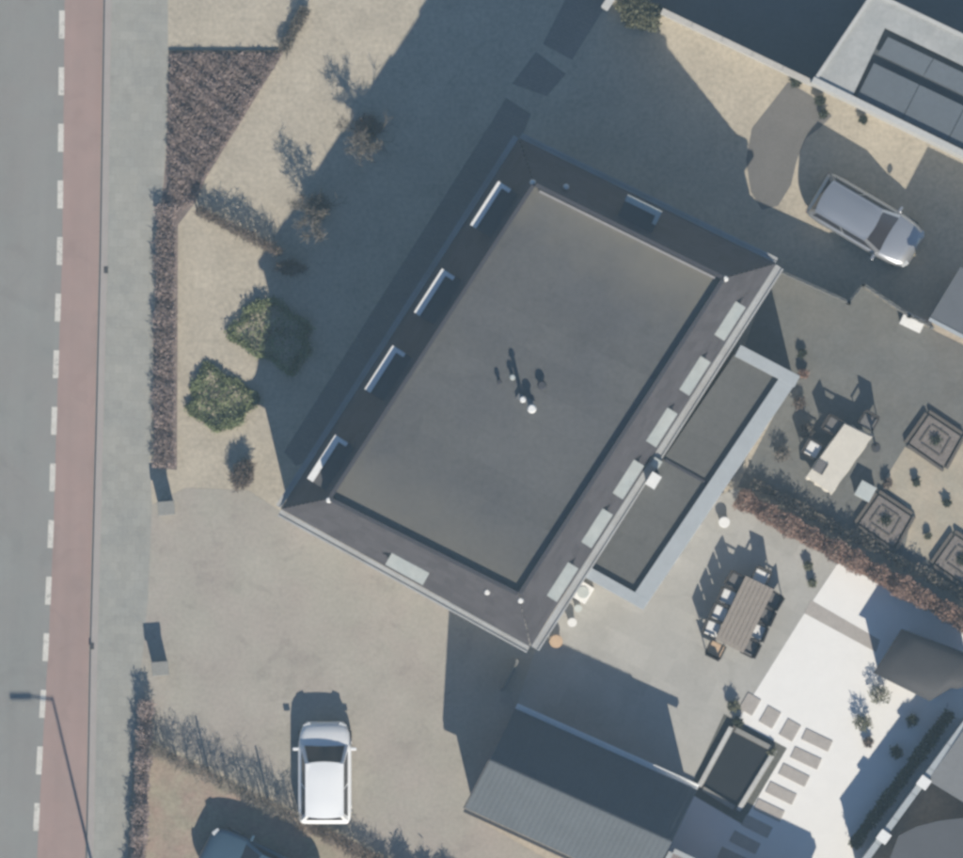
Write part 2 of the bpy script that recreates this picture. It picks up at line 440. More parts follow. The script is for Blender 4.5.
sheet("corner_yard", [(964, 722), (1200, 400), (1300, 400), (1300, 1100), (760, 1100), (863, 858)], 0.016, gravel)

# ------------------------------------------------------------------ main house
EW, ES, EE, EN = [P(*p) for p in ((283, 508), (530, 644), (773, 265), (519, 141))]     # eave corners
FW, FS, FE, FN = [P(*p) for p in ((334, 497), (518, 590), (718, 281), (534, 190))]     # flat roof corners
EZ, TZ = 2.90, 5.85
hc = centroid([EW, ES, EE, EN])
house = thing("mansard_house", "large house with a grey flat roof inside dark sloping mansard sides and pale dormers", "house", (*hc, 0))
wall_poly = [lerp(p, hc, 0.022) for p in (EW, ES, EE, EN)]
MB().prism(wall_poly, 0.0, EZ - 0.05).build("wall", wallm, house)
# soffit that closes the eaves
MB().prism([EW, ES, EE, EN], EZ - 0.05, EZ).build("soffit", whitepaint, house)
sides = {"sw": (EW, ES, FS, FW), "se": (ES, EE, FE, FS), "ne": (EE, EN, FN, FE), "nw": (EN, EW, FW, FN)}
def mz(d, run): return EZ + (TZ - EZ) * d / run
for key, (a, b, c, d) in sides.items():
    mb = MB(); N = 11
    for i in range(N):                      # overlapping slate courses
        t0, t1 = i / N, (i + 1) / N
        za, zb = EZ + (TZ - EZ) * t0, EZ + (TZ - EZ) * t1
        p0, p1, p2, p3 = lerp(a, d, t0), lerp(b, c, t0), lerp(b, c, t1), lerp(a, d, t1)
        n2 = np.array([b[1] - a[1], -(b[0] - a[0])]); n2 = n2 / np.linalg.norm(n2) * 0.02
        L = math.hypot(b[0] - a[0], b[1] - a[1]); m_ = max(3, int(L / 0.42))
        for j in range(m_):
            s0, s1 = j / m_, (j + 1) / m_
            q0, q1 = lerp(p0, p1, s0), lerp(p0, p1, s1); r0, r1 = lerp(p3, p2, s0), lerp(p3, p2, s1)
            e = n2 * (1.0 + 0.3 * random.random())
            mb.poly([(q0[0] + e[0], q0[1] + e[1], za), (q1[0] + e[0], q1[1] + e[1], za), (r1[0], r1[1], zb), (r0[0], r0[1], zb)])
            mb.poly([(q0[0], q0[1], za), (q1[0], q1[1], za), (q1[0] + e[0], q1[1] + e[1], za), (q0[0] + e[0], q0[1] + e[1], za)])
    r = mb.build("roof_slope", slate, house)
    tag(r, kind="stuff")
    # gutter
    w = 0.18 if key in ("ne", "nw") else (0.24 if key == "sw" else 0.30)
    g = MB()
    out = -1
    g.prism(strip(a, b, w, -(w / 2 + 0.035)), EZ - 0.16, EZ - 0.05)
    g.prism(strip(a, b, 0.05, -(0.035 + 0.025)), EZ - 0.05, EZ - 0.012)
    g.prism(strip(a, b, 0.06, -(0.035 + w - 0.03)), EZ - 0.05, EZ - 0.012)
    g.build("gutter", gutterm, house)
MB().prism([FW, FS, FE, FN], TZ - 0.3, TZ - 0.02).build("flat_roof", flatroof, house)
for a, b in ((FW, FS), (FS, FE), (FE, FN), (FN, FW)):
    MB().prism(strip(a, b, 0.13, -0.055), TZ - 0.25, TZ + 0.20).build("parapet", slatetop, house)
MB().prism(strip(lerp(FE, FN, .03), lerp(FE, FN, .97), 0.07, 0.075), TZ - 0.02, TZ + 0.12).build("lit_face_strip", mat("lit_parapet_face", (0.33, 0.32, 0.32), 0.6), house)  # pale strip, its colour stands for the sunlit inner face of the parapet

def unit(a, b):
    L = math.hypot(b[0] - a[0], b[1] - a[1]); return ((b[0] - a[0]) / L, (b[1] - a[1]) / L)

def dormer(cpx, key, length, zr, d0, rim, rimm=None):
    a, b, c, d = sides[key]
    u = unit(a, b); n = (u[1], -u[0])                                     # n points outwards
    ce = P(*cpx)
    t = (ce[0] - a[0]) * u[0] + (ce[1] - a[1]) * u[1]
    run = abs((d[0] - a[0]) * n[0] + (d[1] - a[1]) * n[1])
    d1 = run * (zr - EZ) / (TZ - EZ) + 0.12
    def at(s, dep): return (a[0] + u[0] * (t + s) - n[0] * dep, a[1] + u[1] * (t + s) - n[1] * dep)
    h = length / 2
    zb = mz(d0, run) - 0.05
    cheek = MB().prism([at(-h, d0), at(h, d0), at(h, d1), at(-h, d1)], EZ + 0.06, zr - 0.02).build("dormer", slatetop, house)
    w0 = h - 0.12
    fr = MB().prism([at(-w0, d0 - 0.03), at(w0, d0 - 0.03), at(w0, d0 + 0.02), at(-w0, d0 + 0.02)], zb + 0.1, zr - 0.1).build("frame", whitepaint, cheek)
    for s in (-1, 1):
        x0, x1 = (s * 0.04, s * (w0 - 0.08))
        MB().prism([at(x0, d0 - 0.045), at(x1, d0 - 0.045), at(x1, d0 - 0.02), at(x0, d0 - 0.02)], zb + 0.18, zr - 0.18).build("pane", glass, cheek)
    o = 0.08
    if rim:
        MB().prism([at(-h - o, d0 - o), at(h + o, d0 - o), at(h + o, d1), at(-h - o, d1)], zr, zr + 0.08).build("roof", darkfelt, cheek)
        tr = MB()
        tr.prism([at(-h - o, d0 - o - 0.01), at(h + o, d0 - o - 0.01), at(h + o, d0 - o + 0.22), at(-h - o, d0 - o + 0.22)], zr + 0.083, zr + 0.17)
        e0 = (h + o - 0.14) * (-1)
        tr.prism([at(e0, d0 - o + 0.221), at(-h - o, d0 - o + 0.221), at(-h - o, d0 + 0.42), at(e0, d0 + 0.42)], zr + 0.083, zr + 0.17)
        tr.build("fascia", rimm or whitepaint, cheek)
    else:
        MB().prism([at(-h - o, d0 - o), at(h + o, d0 - o), at(h + o, d1), at(-h - o, d1)], zr, zr + 0.09).build("roof", zinc, cheek)
for c_ in ((486, 207), (430, 293), (380, 368), (323, 456)):
    dormer(c_, "nw", 1.55, 5.02, 0.28, True)
for c_ in ((729, 323), (697, 379), (661, 428), (627, 479), (597, 528), (561, 580)):
    dormer(c_, "se", 1.15, 3.85, 0.13, False)
dormer((405, 573), "sw", 1.25, 4.0, 0.13, False)
dormer((641, 210), "ne", 1.10, 4.98, 0.22, True, zinc)
# roof vents
for (px, r, h, cm) in (((522, 400), 0.085, 1.15, whitepaint), ((531, 409), 0.125, 0.62, whitepaint), ((512, 378), 0.08, 0.35, zinc), ((541, 386), 0.13, 0.30, slatetop), ((499, 383), 0.07, 0.3, slatetop)):
    x, y = P(*px)
    f = MB().tube((x, y, TZ - 0.03), (x, y, TZ + h - 0.1), r * 0.8, n=12).build("roof_vent", steel, house)
    MB().tube((x, y, TZ + h - 0.1), (x, y, TZ + h), r * 1.25, r * 0.9, n=12).build("vent_cap", cm, f)
MB().prism(strip(P(517, 396), P(533, 405), 0.2), TZ - 0.01, TZ + 0.14).build("vent_plinth", steel, house)
for px, z in (((353, 522), 4.1), ((487, 590), 4.7), ((331, 499), 5.55), ((520, 598), 5.2), ((532, 186), 5.55), ((565, 190), 4.9), ((722, 281), 5.55)):
    x, y = P(*px)
    f = MB().tube((x, y, z - 1.3), (x, y, z + 0.25), 0.06, n=10)
    f.tube((x, y, z + 0.25), (x, y, z + 0.33), 0.10, 0.07, n=10)
    f.build("vent_pipe", whitepaint, house)
# flat-roofed extension along the south-east side
X1, X2, X3, X4 = [P(*p) for p in ((738, 347), (797, 378), (643, 607), (584, 574))]
RZ = 2.62
xc = centroid([X1, X2, X3, X4])
def shrink(poly, k): 
    c = centroid(poly); return [lerp(p, c, k) for p in poly]
MB().prism(shrink([X1, X2, X3, X4], 0.03), 0.0, RZ - 0.2).build("extension_wall", wallm, house)
MB().prism([X1, X2, X3, X4], RZ - 0.2, RZ).build("extension_roof", extroof, house)
for (a, b, w) in ((X1, X2, 0.42), (X2, X3, 0.55), (X3, X4, 0.38)):
    MB().prism(strip(a, b, w, -w / 2 + (0.06 if w != 0.55 else 0.0)), RZ - 0.3, RZ + (0.20 if w != 0.55 else 0.195)).build("coping", coping, house, bevel=0.01)
MB().prism(strip(P(664, 460), P(722, 492), 0.10), RZ, RZ + 0.07).build("roof_seam", slatetop, house)
ch = MB().box((*P(652, 480), RZ + 0.35), (0.30, 0.42, 0.7), -0.55).build("chimney", whitepaint, house, bevel=0.02)
MB().box((*P(652, 480), RZ + 0.74), (0.36, 0.48, 0.08), -0.55).build("chimney_cap", whitepaint, ch)
MB().box((*P(655, 463), RZ + 0.2), (0.3, 0.3, 0.4), -0.55).build("vent_box", zinc, house)

# openings in the walls below the eaves
def opening(a, b, t, w, z0, z1, name, fill):
    L = math.hypot(b[0] - a[0], b[1] - a[1]); s0, s1 = t - w / 2 / L, t + w / 2 / L
    fr = MB().prism(strip(lerp(a, b, s0), lerp(a, b, s1), 0.06, -0.02), z0, z1).build(name, whitepaint, house)
    k = 2 if w > 0.95 else 1
    for i in range(k):
        q0 = s0 + (s1 - s0) * (i / k + 0.07); q1 = s0 + (s1 - s0) * ((i + 1) / k - 0.07)
        MB().prism(strip(lerp(a, b, q0), lerp(a, b, q1), 0.03, -0.045), z0 + 0.09, z1 - 0.09).build("pane" if fill is glass else "panel", fill, fr)
for (a, b), spots in (((wall_poly[0], wall_poly[1]), (.18, .42, .66, .88)), ((wall_poly[1], wall_poly[2]), (.06, .94)), ((wall_poly[2], wall_poly[3]), (.2, .5, .8)), ((wall_poly[3], wall_poly[0]), (.1, .26, .42, .74, .9))):
    for t_ in spots: opening(a, b, t_, 1.2, 0.8, 2.3, "window", glass)
opening(wall_poly[3], wall_poly[0], .58, .95, 0.02, 2.2, "door", brickm)
xw = shrink([X1, X2, X3, X4], 0.03)
for t_ in (.2, .45, .7): opening(xw[2], xw[1], t_, 1.9, 0.05, 2.2, "window", glass)

# ------------------------------------------------------------------ tiled outbuilding
GW_S, GW_R, GW_N = P(465, 806), P(490, 757), P(515, 707)
GE_S, GE_R, GE_N = P(645, 889), P(670, 838), P(696, 788)
OZE, OZR = 2.05, 3.85
oc = centroid([GW_S, GE_S, GE_N, GW_N])
outb = thing("tiled_outbuilding", "low outbuilding with a grey pantiled gable roof beside the driveway", "outbuilding", (*oc, 0))
inn = shrink([GW_S, GE_S, GE_N, GW_N], 0.07)
wl = MB().prism(inn, 0, OZE - 0.02)
for g0, g1, g2 in ((inn[0], inn[3], GW_R), (inn[1], inn[2], GE_R)):
    apex = lerp(g0, g1, 0.5)
    wl.prism([g0, apex, g1, lerp(apex, oc, 0.04)], [OZE - 0.02] * 4, [OZE, OZR - 0.15, OZE, OZR - 0.15])
wl.build("wall", brickm, outb)
def tiled(a, b, c, d, z0, z1, nu, nv):
    """pantile surface: a-b eave, d-c ridge"""
    mb = MB(); su, sv = 6, 3
    U, V = nu * su, nv * sv
    L = math.hypot(b[0] - a[0], b[1] - a[1])
    for v in range(nv):
        for k in range(2):
            t = (v + k) / nv
            i0 = len(mb.v)
            for u in range(U + 1):
                s = u / U
                p = lerp(lerp(a, b, s), lerp(d, c, s), t)
                h = 0.0045 * math.sin(2 * math.pi * u / su) + (0.022 if k == 0 else 0.0)
                mb.v.append((p[0], p[1], z0 + (z1 - z0) * t + h))
            if k == 1:
                for u in range(U):
                    mb.f.append((i0 - U - 1 + u, i0 - U + u, i0 + u + 1, i0 + u))
    return mb
tag(tiled(GW_S, GE_S, GE_R, GW_R, OZE, OZR, 36, 10).build("roof_slope", pantile, outb), kind="stuff")
tag(tiled(GE_N, GW_N, GW_R, GE_R, OZE, OZR, 36, 10).build("roof_slope", pantile, outb), kind="stuff")
dk = MB()
for a, b, c, d in ((GW_S, GE_S, GE_R, GW_R), (GE_N, GW_N, GW_R, GE_R)):
    dk.prism([a, b, c, d], [OZE - .10, OZE - .10, OZR - .10, OZR - .10], [OZE - .02, OZE - .02, OZR - .02, OZR - .02])
dk.build("roof_deck", darksteel, outb)
for i in range(18):
    p0, p1 = lerp(GW_R, GE_R, i / 18), lerp(GW_R, GE_R, (i + 0.97) / 18)
    MB().tube((*p0, OZR), (*p1, OZR + 0.008), 0.06, 0.07, n=8).build("ridge_tile", pantile, outb)
gn = MB()
gn.prism(strip(GW_N, GE_N, 0.15, 0.09), OZE - 0.12, OZE - 0.09)
gn.prism(strip(GW_N, GE_N, 0.04, 0.17), OZE - 0.12, OZE + 0.01)
gn.prism(strip(GW_N, GE_N, 0.03, 0.02), OZE - 0.12, OZE - 0.03)
gn.build("gutter", whitepaint, outb)
gs = MB(); gs.prism(strip(GW_S, GE_S, 0.12, -0.08), OZE - 0.12, OZE - 0.02); gs.build("gutter", darksteel, outb)
MB().prism(strip(lerp(GW_S, oc, -0.01), lerp(GW_R, oc, -0.01), 0.05), [OZE - 0.1, OZR - 0.1, OZR - 0.1, OZE - 0.1], [OZE + 0.02, OZR + 0.02, OZR + 0.02, OZE + 0.02]).build("verge_board", darksteel, outb)

# ------------------------------------------------------------------ walls, fences
wallcap = mat("wall_coping", (0.50, 0.475, 0.43), 0.9, 0.08, 2, 0.08, 9)
def wall_thing(name, label, cat, a, b, w, h, m, cap=None, capw=0.06, group=None):
    A, B = P(*a), P(*b); c = centroid([A, B])
    t = thing(name, label, cat, (*c, 0), group=group)
    MB().prism(strip(A, B, w), 0.0, h).build("wall", m, t)
    if cap:
        n = max(1, int(math.hypot(B[0] - A[0], B[1] - A[1]) / 1.0))
        for i in range(n):
            MB().prism(strip(lerp(A, B, i / n), lerp(A, B, (i + 0.985) / n), w + capw), h, h + 0.05).build("coping_stone", cap, t)
    return t
wall_thing("garden_wall", "long whitewashed garden wall between the pale gravel and the dark yard behind", "wall", (661, 13), (811, 85), 0.13, 2.0, whitewall, wallcap)
wall_thing("garden_wall", "short white wall end at the head of the shaded brick path", "wall", (604, 10), (660, -75), 0.20, 1.0, whitewall, whitewall)
wall_thing("garden_wall", "pale boundary wall beside the shaded white gravel, corner of the garden", "wall", (858, 866), (966, 719), 0.16, 1.55, whitewall, coping)
lt = [P(*p) for p in ((672, 850), (832, 926), (806, 985), (642, 908))]
t = thing("lean_to", "flat brownish lean-to roof with a pale rim adjoining the pantiled outbuilding", "outbuilding", (*centroid(lt), 0))
MB().prism(shrink(lt, .04), 0, 1.98).build("wall", brickm, t)
MB().prism(lt, 1.98, 2.08).build("roof", mat("lean_to_felt", (0.22, 0.195, 0.19), .85, .06, 2, .08, 9), t)
for a, b in zip(lt, lt[1:] + lt[:1]):
    MB().prism(strip(a, lerp(b, a, .01), .16, .06), 1.95, 2.16).build("roof_rim", coping, t)

def fence(label, pts, h, m, group=None):
    c = centroid([P(*p) for p in pts])
    t = thing("board_fence", label, "fence", (*c, 0))
    for a, b in zip(pts[:-1], pts[1:]):
        A, B = P(*a), P(*b); L = math.hypot(B[0] - A[0], B[1] - A[1]); n = max(2, int(L / 0.16))
        for i in range(n):
            o_ = 0.012 * (i % 2)
            MB().prism(strip(lerp(A, B, i / n), lerp(A, B, (i + 0.94) / n), 0.03, o_), 0.03, h + random.uniform(-.01, .01)).build("board", m, t)
        for s in (0, 1):
            q = lerp(A, B, s)
            MB().box((q[0], q[1], (h + 0.05) / 2), (0.09, 0.09, h + 0.05), -A_).build("post", m, t)
        MB().prism(strip(A, B, 0.05, 0.05), h - 0.12, h - 0.03).build("rail", m, t)
    return t
fencew = mat("fence_wood", (0.20, 0.20, 0.19), 0.85, 0.06, 3, 0.1, 12)
fence("weathered board fence with a step in it along the courtyard edge", [(768, 268), (848, 304), (862, 286), (908, 317), (931, 328)], 1.65, fencew)
fence("low grey board fence closing the gap between house corner and outbuilding", [(517, 660), (502, 689)], 1.2, fencew)

# neighbour's annex with sunken roof terrace
an = [P(*p) for p in ((809, 85), (870, -6), (1150, 128), (1090, 223))]
ac = centroid(an)
annex = thing("flat_roof_annex", "neighbouring flat building with a broad pale roof edge around a sunken dark deck", "building", (*ac, 0))
n_in = [P(*p) for p in ((850, 98), (882, 31), (1120, 146), (1080, 212))]
HZ = 3.0
MB().prism([an[0], an[1], n_in[1], n_in[0]], 0, HZ).build("roof_edge", annexdeck, annex)
MB().prism([lerp(an[1], an[2], 0.0005), an[2], n_in[2], n_in[1]], 0, HZ - 0.003).build("roof_edge", annexdeck, annex)
MB().prism([n_in[2], an[2], an[3], n_in[3]], 0, HZ - 0.005).build("roof_edge", annexdeck, annex)
MB().prism(strip(an[0], an[3], 0.20, 0.10), 0, HZ + 0.10).build("parapet_wall", whitewall, annex)
MB().prism(strip(an[0], an[1], 0.12, -0.06), 0, HZ + 0.06).build("parapet_wall", whitewall, annex)
MB().prism(strip(an[1], an[2], 0.12, -0.06), 0, HZ + 0.055).build("parapet_wall", whitewall, annex)
MB().prism(n_in, 0.0, HZ - 0.28).build("roof", annexfloor, annex)
for lo0, lo1, hi0, hi1 in (((854, 100), (1080, 208), (871, 66), (1098, 174)), ((875, 57), (1102, 165), (885, 40), (1112, 148))):
    q = [P(*p) for p in (lo0, lo1, hi1, hi0)]
    for i in range(5):
        u0, u1 = i / 5, (i + .985) / 5
        a, b, c, d = lerp(q[0], q[1], u0), lerp(q[0], q[1], u1), lerp(q[3], q[2], u1), lerp(q[3], q[2], u0)
        MB().prism([a, b, c, d], [HZ - .16, HZ - .16, HZ - .06, HZ - .06], [HZ - .12, HZ - .12, HZ - .02, HZ - .02]).build("roof_panel", panelm, annex)

# shed at the right edge
sh = [P(*p) for p in ((927, 318), (957, 268), (1060, 318), (1030, 372))]
t = thing("shed_or_shade_slab", "blue-grey flat shed roof at the courtyard's upper right corner", "shed", (*centroid(sh), 0))
MB().prism(shrink(sh, 0.05), 0, 2.7).build("wall", brickm, t)
MB().prism(sh, 2.7, [2.80, 2.92, 2.92, 2.80]).build("roof", mat("blue_felt", (0.125, 0.135, 0.15), 0.8, 0.06, 1.5, 0.06, 9), t)
MB().prism(strip(sh[0], sh[3], 0.12, -0.065), 2.68, 2.83).build("gutter", coping, t)
# grey roof lower right
sh = [P(*p) for p in ((926, 779), (966, 722), (1060, 760), (1010, 830))]
t = thing("shed_or_shade_slab", "grey shed roof behind the pale boundary wall in the garden corner", "shed", (*centroid(sh), 0))
MB().prism(shrink(sh, 0.06), 0, 1.5).build("wall", brickm, t)
MB().prism(sh, 1.5, [1.6, 1.66, 1.66, 1.6]).build("roof", shedroof, t)
sh = [P(*p) for p in ((872, 900), (897, 834), (915, 825), (938, 819), (965, 816), (1040, 822), (1040, 920))]  # added dark curved shape, stands in for a shadow cast from the south
t = thing("shed_or_shade_slab", "dark curved roof shape put in for a cast shadow, cut off by the bottom right corner", "shed", (*centroid(sh), 0))
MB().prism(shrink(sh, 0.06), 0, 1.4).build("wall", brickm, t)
MB().prism(sh, 1.4, 1.5).build("roof", mat("cast_shade_tone", (0.10, 0.105, 0.115), 0.8, 0.06, 1.5, 0.06, 9), t)
for q, lab in (((922, 781), "square white pier on the boundary wall by the grey shed roof"), ((882, 835), "square white pier on the boundary wall nearest the bottom edge")):
    t = thing("wall_pier", lab, "pier", (*P(*q), 0), group="piers of the boundary wall")
    MB().box((*P(*q), 0.83), (0.30, 0.30, 1.66), -0.63).build("shaft", whitewall, t)
    MB().box((*P(*q), 1.70), (0.38, 0.38, 0.08), -0.63).build("cap", whitepaint, t)
# dark garden shelter with a rounded end
arc = [(955 + 16 * math.cos(a), 668 + 20 * math.sin(a)) for a in np.linspace(-0.9, 1.9, 9)]
sp_ = [(872, 672), (900, 628)] + arc + [(928, 700)]
sh = [P(*p) for p in sp_]
t = thing("garden_shelter", "dark low shelter roof with a rounded end beside the white gravel", "shelter", (*centroid(sh), 0))
MB().prism(shrink(sh, 0.08), 0, 1.38).build("wall", mat("shelter_board", (0.09, 0.08, 0.075), 0.8), t)
dm = MB(); nr = 6
for k in range(nr + 1):
    q = shrink(sh, k / nr * .98); zk = 1.38 + .34 * math.sqrt(max(0, 1 - (1 - k / nr) ** 2))
    dm.v += [(p[0], p[1], zk) for p in q]
for k in range(nr):
    for i in range(len(sh)):
        j = (i + 1) % len(sh); n0, n1 = k * len(sh), (k + 1) * len(sh)
        dm.f.append((n0 + i, n0 + j, n1 + j, n1 + i))
dm.f.append(tuple(nr * len(sh) + i for i in range(len(sh))))
dm.build("roof", shelterm, t, smooth=True)

# gate pillars
for cap_, lab in (((167, 508), "stone gate pillar at the hedge end of the driveway entrance"), ((161, 668), "stone gate pillar at the lamp side of the driveway entrance")):
    x, y = P(*cap_)
    t = thing("gate_pillar", lab, "pillar", (x, y, 0), group="pillars of the driveway entrance")
    MB().box((x, y, 0.42), (0.46, 0.40, 0.84), 0.08).build("shaft", pillarm, t)
    MB().box((x, y, 0.89), (0.56, 0.48, 0.10), 0.08).build("cap", pillarm, t, bevel=0.02)

# street lamp, its pole stands below the picture, its shadow falls into it
bx, by = P(113, 951)
t = thing("street_lamp", "tall street lamp whose thin shadow lies across the red bicycle lane", "street lamp", (bx, by, 0))
MB().tube((bx, by, 0), (bx, by, 6.0), 0.055, 0.04, n=10).build("pole", steel, t)
MB().tube((bx, by, 5.95), (bx - 0.75, by, 6.02), 0.035, n=8).build("arm", steel, t)
MB().box((bx - 1.05, by, 6.02), (0.72, 0.15, 0.10)).build("lamp_head", steel, t, bevel=0.03)
# gullies
for q, lab in (((106, 270), "small iron gully by the kerb near the long hedge"), ((92, 646), "small iron gully by the kerb near the lamp shadow")):
    tag(MB().box((*P(*q), 0.014), (0.14, 0.22, 0.02)).build("road_gully", darksteel, loc=(*P(*q), 0.004)), lab, "drain", "gullies along the kerb")
# low edging between lawn and bed
a, b = P(169, 51.5), P(285, 51.5)
tag(MB().prism(strip(a, b, 0.06), 0.0, 0.09).build("edging_board", barkm, loc=(*centroid([a, b]), 0)), "thin dark edging board between the upper lawn and the brown bed", "edging")

# ------------------------------------------------------------------ cars
def car(name, label, cpx, rz, L, Wd, H, paint, hood, cabin_r, roof0, roof1, shoulder=0.93):
    """local frame: +Y is the front; hood, cabin_r, roof0, roof1 are y positions of windscreen base, rear glass base, roof rear and roof front"""
    x, y = P(*cpx)
    t = thing(name, label, "car", (x, y, 0), rz)
    hw = Wd / 2
    ys = [-1, -.97, -.90, -.75, -.5, -.2, .1, .4, .6, .78, .90, .97, 1]
    mb = MB(); rings = []
    for s in ys:
        yy = s * L / 2
        w = hw * (1 - (0.30 if s > 0 else 0.14) * abs(s) ** (7 if s > 0 else 12)) * (1 - (0.03 * s if s > .5 else 0))
        if yy > hood: z = shoulder - 0.20 * ((yy - hood) / (L / 2 - hood)) ** 1.6
        else: z = shoulder + 0.02
        if abs(s) == 1: z -= 0.16
        elif abs(s) > 0.95: z -= 0.05
        zb = 0.20 + (0.12 if abs(s) == 1 else 0)
        ring = [(-w * .92, zb), (-w, .40), (-w, z - .16), (-w * .95, z - .03), (-w * .78, z), (-w * .4, z + .025), (0, z + .032)]
        ring = ring + [(-a, b) for a, b in ring[-2::-1]]
        i = len(mb.v); mb.v += [(a, yy, b) for a, b in ring]; rings.append((i, len(ring)))
    for (i, n), (j, _) in zip(rings[:-1], rings[1:]):
        for q in range(n - 1): mb.f.append((i + q, i + q + 1, j + q + 1, j + q))
        mb.f.append((i + n - 1, i, j, j + n - 1))
    i, n = rings[0]; mb.f.append(tuple(range(i, i + n)))
    i, n = rings[-1]; mb.f.append(tuple(range(i + n - 1, i - 1, -1)))
    body = mb.build("body", paint, t, local=True, smooth=True)
    wb, wt = hw * .88, hw * .70
    zb = shoulder - 0.01
    B = [(-wb, cabin_r, zb), (wb, cabin_r, zb), (wb, hood, zb), (-wb, hood, zb)]
    T = [(-wt, roof0, H - .05), (wt, roof0, H - .05), (wt, roof1, H - .05), (-wt, roof1, H - .05)]
    cb = MB(); cb.v = B + T; cb.f = [(0, 1, 5, 4), (1, 2, 6, 5), (2, 3, 7, 6), (3, 0, 4, 7), (4, 5, 6, 7)]
    cabin = cb.build("cabin", paint, t, local=True)
    rf = MB(); G = 6
    for a in range(G + 1):
        for b in range(G + 1):
            u, v = a / G * 2 - 1, b / G * 2 - 1
            k = max(abs(u), abs(v)) ** 4
            bowf = 0.07 * (1 - u * u)
            yy = roof0 + (roof1 - roof0) * b / G + (bowf * v if True else 0)
            rf.v.append((wt * 1.02 * u, yy, H - .045 * k - .02 * u * u))
    for a in range(G):
        for b in range(G):
            q = a * (G + 1) + b; rf.f.append((q, q + G + 1, q + G + 2, q + 1))
    rf.build("roof", paint, t, local=True, smooth=True)
    def glasspane(name, q, s0, s1, t0, t1, par):
        q = [np.array(p, float) for p in q]
        nrm = np.cross(q[1] - q[0], q[3] - q[0]); nrm /= np.linalg.norm(nrm)
        c0 = (q[0] + q[1] + q[2] + q[3]) / 4
        if np.dot(nrm, c0 - np.array((0, (hood + cabin_r) / 2, 0.9))) < 0: nrm = -nrm
        def at(s, tt): return (q[0] * (1 - s) + q[1] * s) * (1 - tt) + (q[3] * (1 - s) + q[2] * s) * tt
        f = [at(s0, t0), at(s1, t0), at(s1, t1), at(s0, t1)]
        m_ = MB(); m_.v = [tuple(p + nrm * .012) for p in f] + [tuple(p - nrm * .01) for p in f]
        m_.f = [(0, 1, 2, 3), (7, 6, 5, 4)] + [(a, (a + 1) % 4, 4 + (a + 1) % 4, 4 + a) for a in range(4)]
        m_.build(name, carglass, par, local=True)
    glasspane("windscreen", [B[3], B[2], T[2], T[3]], .07, .93, .04, .93, cabin)
    glasspane("rear_window", [B[1], B[0], T[0], T[1]], .09, .91, .22, .90, cabin)
    for q in ([B[0], B[3], T[3], T[0]], [B[2], B[1], T[1], T[2]]):
        glasspane("side_window", q, .06, .48, .12, .86, cabin)
        glasspane("side_window", q, .52, .94, .12, .86, cabin)
    for s in (-1, 1):
        mm = MB(); mm.box((s * (hw + .07), hood - .12, shoulder + .06), (.20, .10, .13), 0)
        mm.build("wing_mirror", paint, t, local=True, bevel=0.02)
        mm = MB(); mm.box((s * hw * .66, L / 2 * .935, shoulder - .22), (.26, .14, .10), -s * .45)
        mm.build("headlight", clearlamp, t, local=True, bevel=0.02)
        mm = MB(); mm.box((s * hw * .80, -L / 2 * .985, shoulder - .32), (.16, .05, .22), s * .12)
        mm.build("tail_light", redlamp, t, local=True, bevel=0.02)
        for yy in (-L / 2 * .62, L / 2 * .64):
            wr = MB().tube((s * (hw - .19), yy, .30), (s * (hw - .005), yy, .30), .30, n=20).build("wheel", rubber, t, local=True, smooth=False)
            MB().tube((s * (hw - .01), yy, .30), (s * (hw + .006), yy, .30), .19, n=16).build("rim", alloy, wr, local=True)
    for s, nm in ((1, "number_plate"), (-1, "number_plate")):
        MB().box((0, s * (L / 2 * .995), .48), (.5, .03, .11)).build(nm, mat("plate_yellow", (0.6, 0.45, 0.06), 0.5), t, local=True)
    MB().box((0, -L / 2 * .99, .40), (Wd * .8, .06, .14)).build("bumper", blackplastic, t, local=True)
    return t
car("parked_car", "small white hatchback parked nose up on the driveway", (325, 772), 0.0, 3.40, 1.78, 1.52, carwhite, 0.92, -1.60, -1.43, 0.32)
car("parked_car", "silver hatchback parked beside the curved grey path in the upper right", (866, 222), math.radians(-120.5), 3.85, 1.70, 1.50, carsilver, 0.88, -1.84, -1.66, 0.25)
car("parked_car", "dark blue car cut off by the bottom edge near the front hedge", (260, 872), math.radians(63.5), 4.1, 1.76, 1.48, carblue, 0.85, -1.75, -1.35, 0.20)

# ------------------------------------------------------------------ garden furniture
def make_chair(label, cushion, loc, rz, group):
    t = thing("garden_chair", label, "chair", (*loc, 0), rz, group)
    MB().box((0, 0, .42), (.52, .50, .06)).build("seat", wicker, t, local=True, bevel=0.015)
    MB().box((0, .02, .48), (.46, .44, .07)).build("cushion", cushion, t, local=True, bevel=0.025)
    bk = MB().prism([(-.26, -.25), (.26, -.25), (.26, -.20), (-.26, -.20)], .45, .84)
    bk.v = [(x, y - (z - .45) * .18, z) for x, y, z in bk.v]
    bk.build("backrest", wicker, t, local=True, bevel=0.015)
    for sx in (-1, 1):
        MB().box((sx * .27, .0, .64), (.05, .48, .04)).build("armrest", wicker, t, local=True)
        for sy in (-1, 1):
            MB().tube((sx * .23, sy * .22, .0), (sx * .25, sy * .22, .63), .02, n=6).build("leg", wicker, t, local=True)
    return t
G1 = "wicker chairs around the terrace dining table"
tc_ = P(744, 614); ang = math.atan2(62, 30)                # table direction in the world (up, right)
tu = (math.cos(ang), math.sin(ang)); tn = (-tu[1], tu[0])  # tn points to the upper left
t = thing("dining_table", "long grey wooden dining table on the pale terrace", "table", (*tc_, 0), ang)
TL, TW = 2.35, 1.05
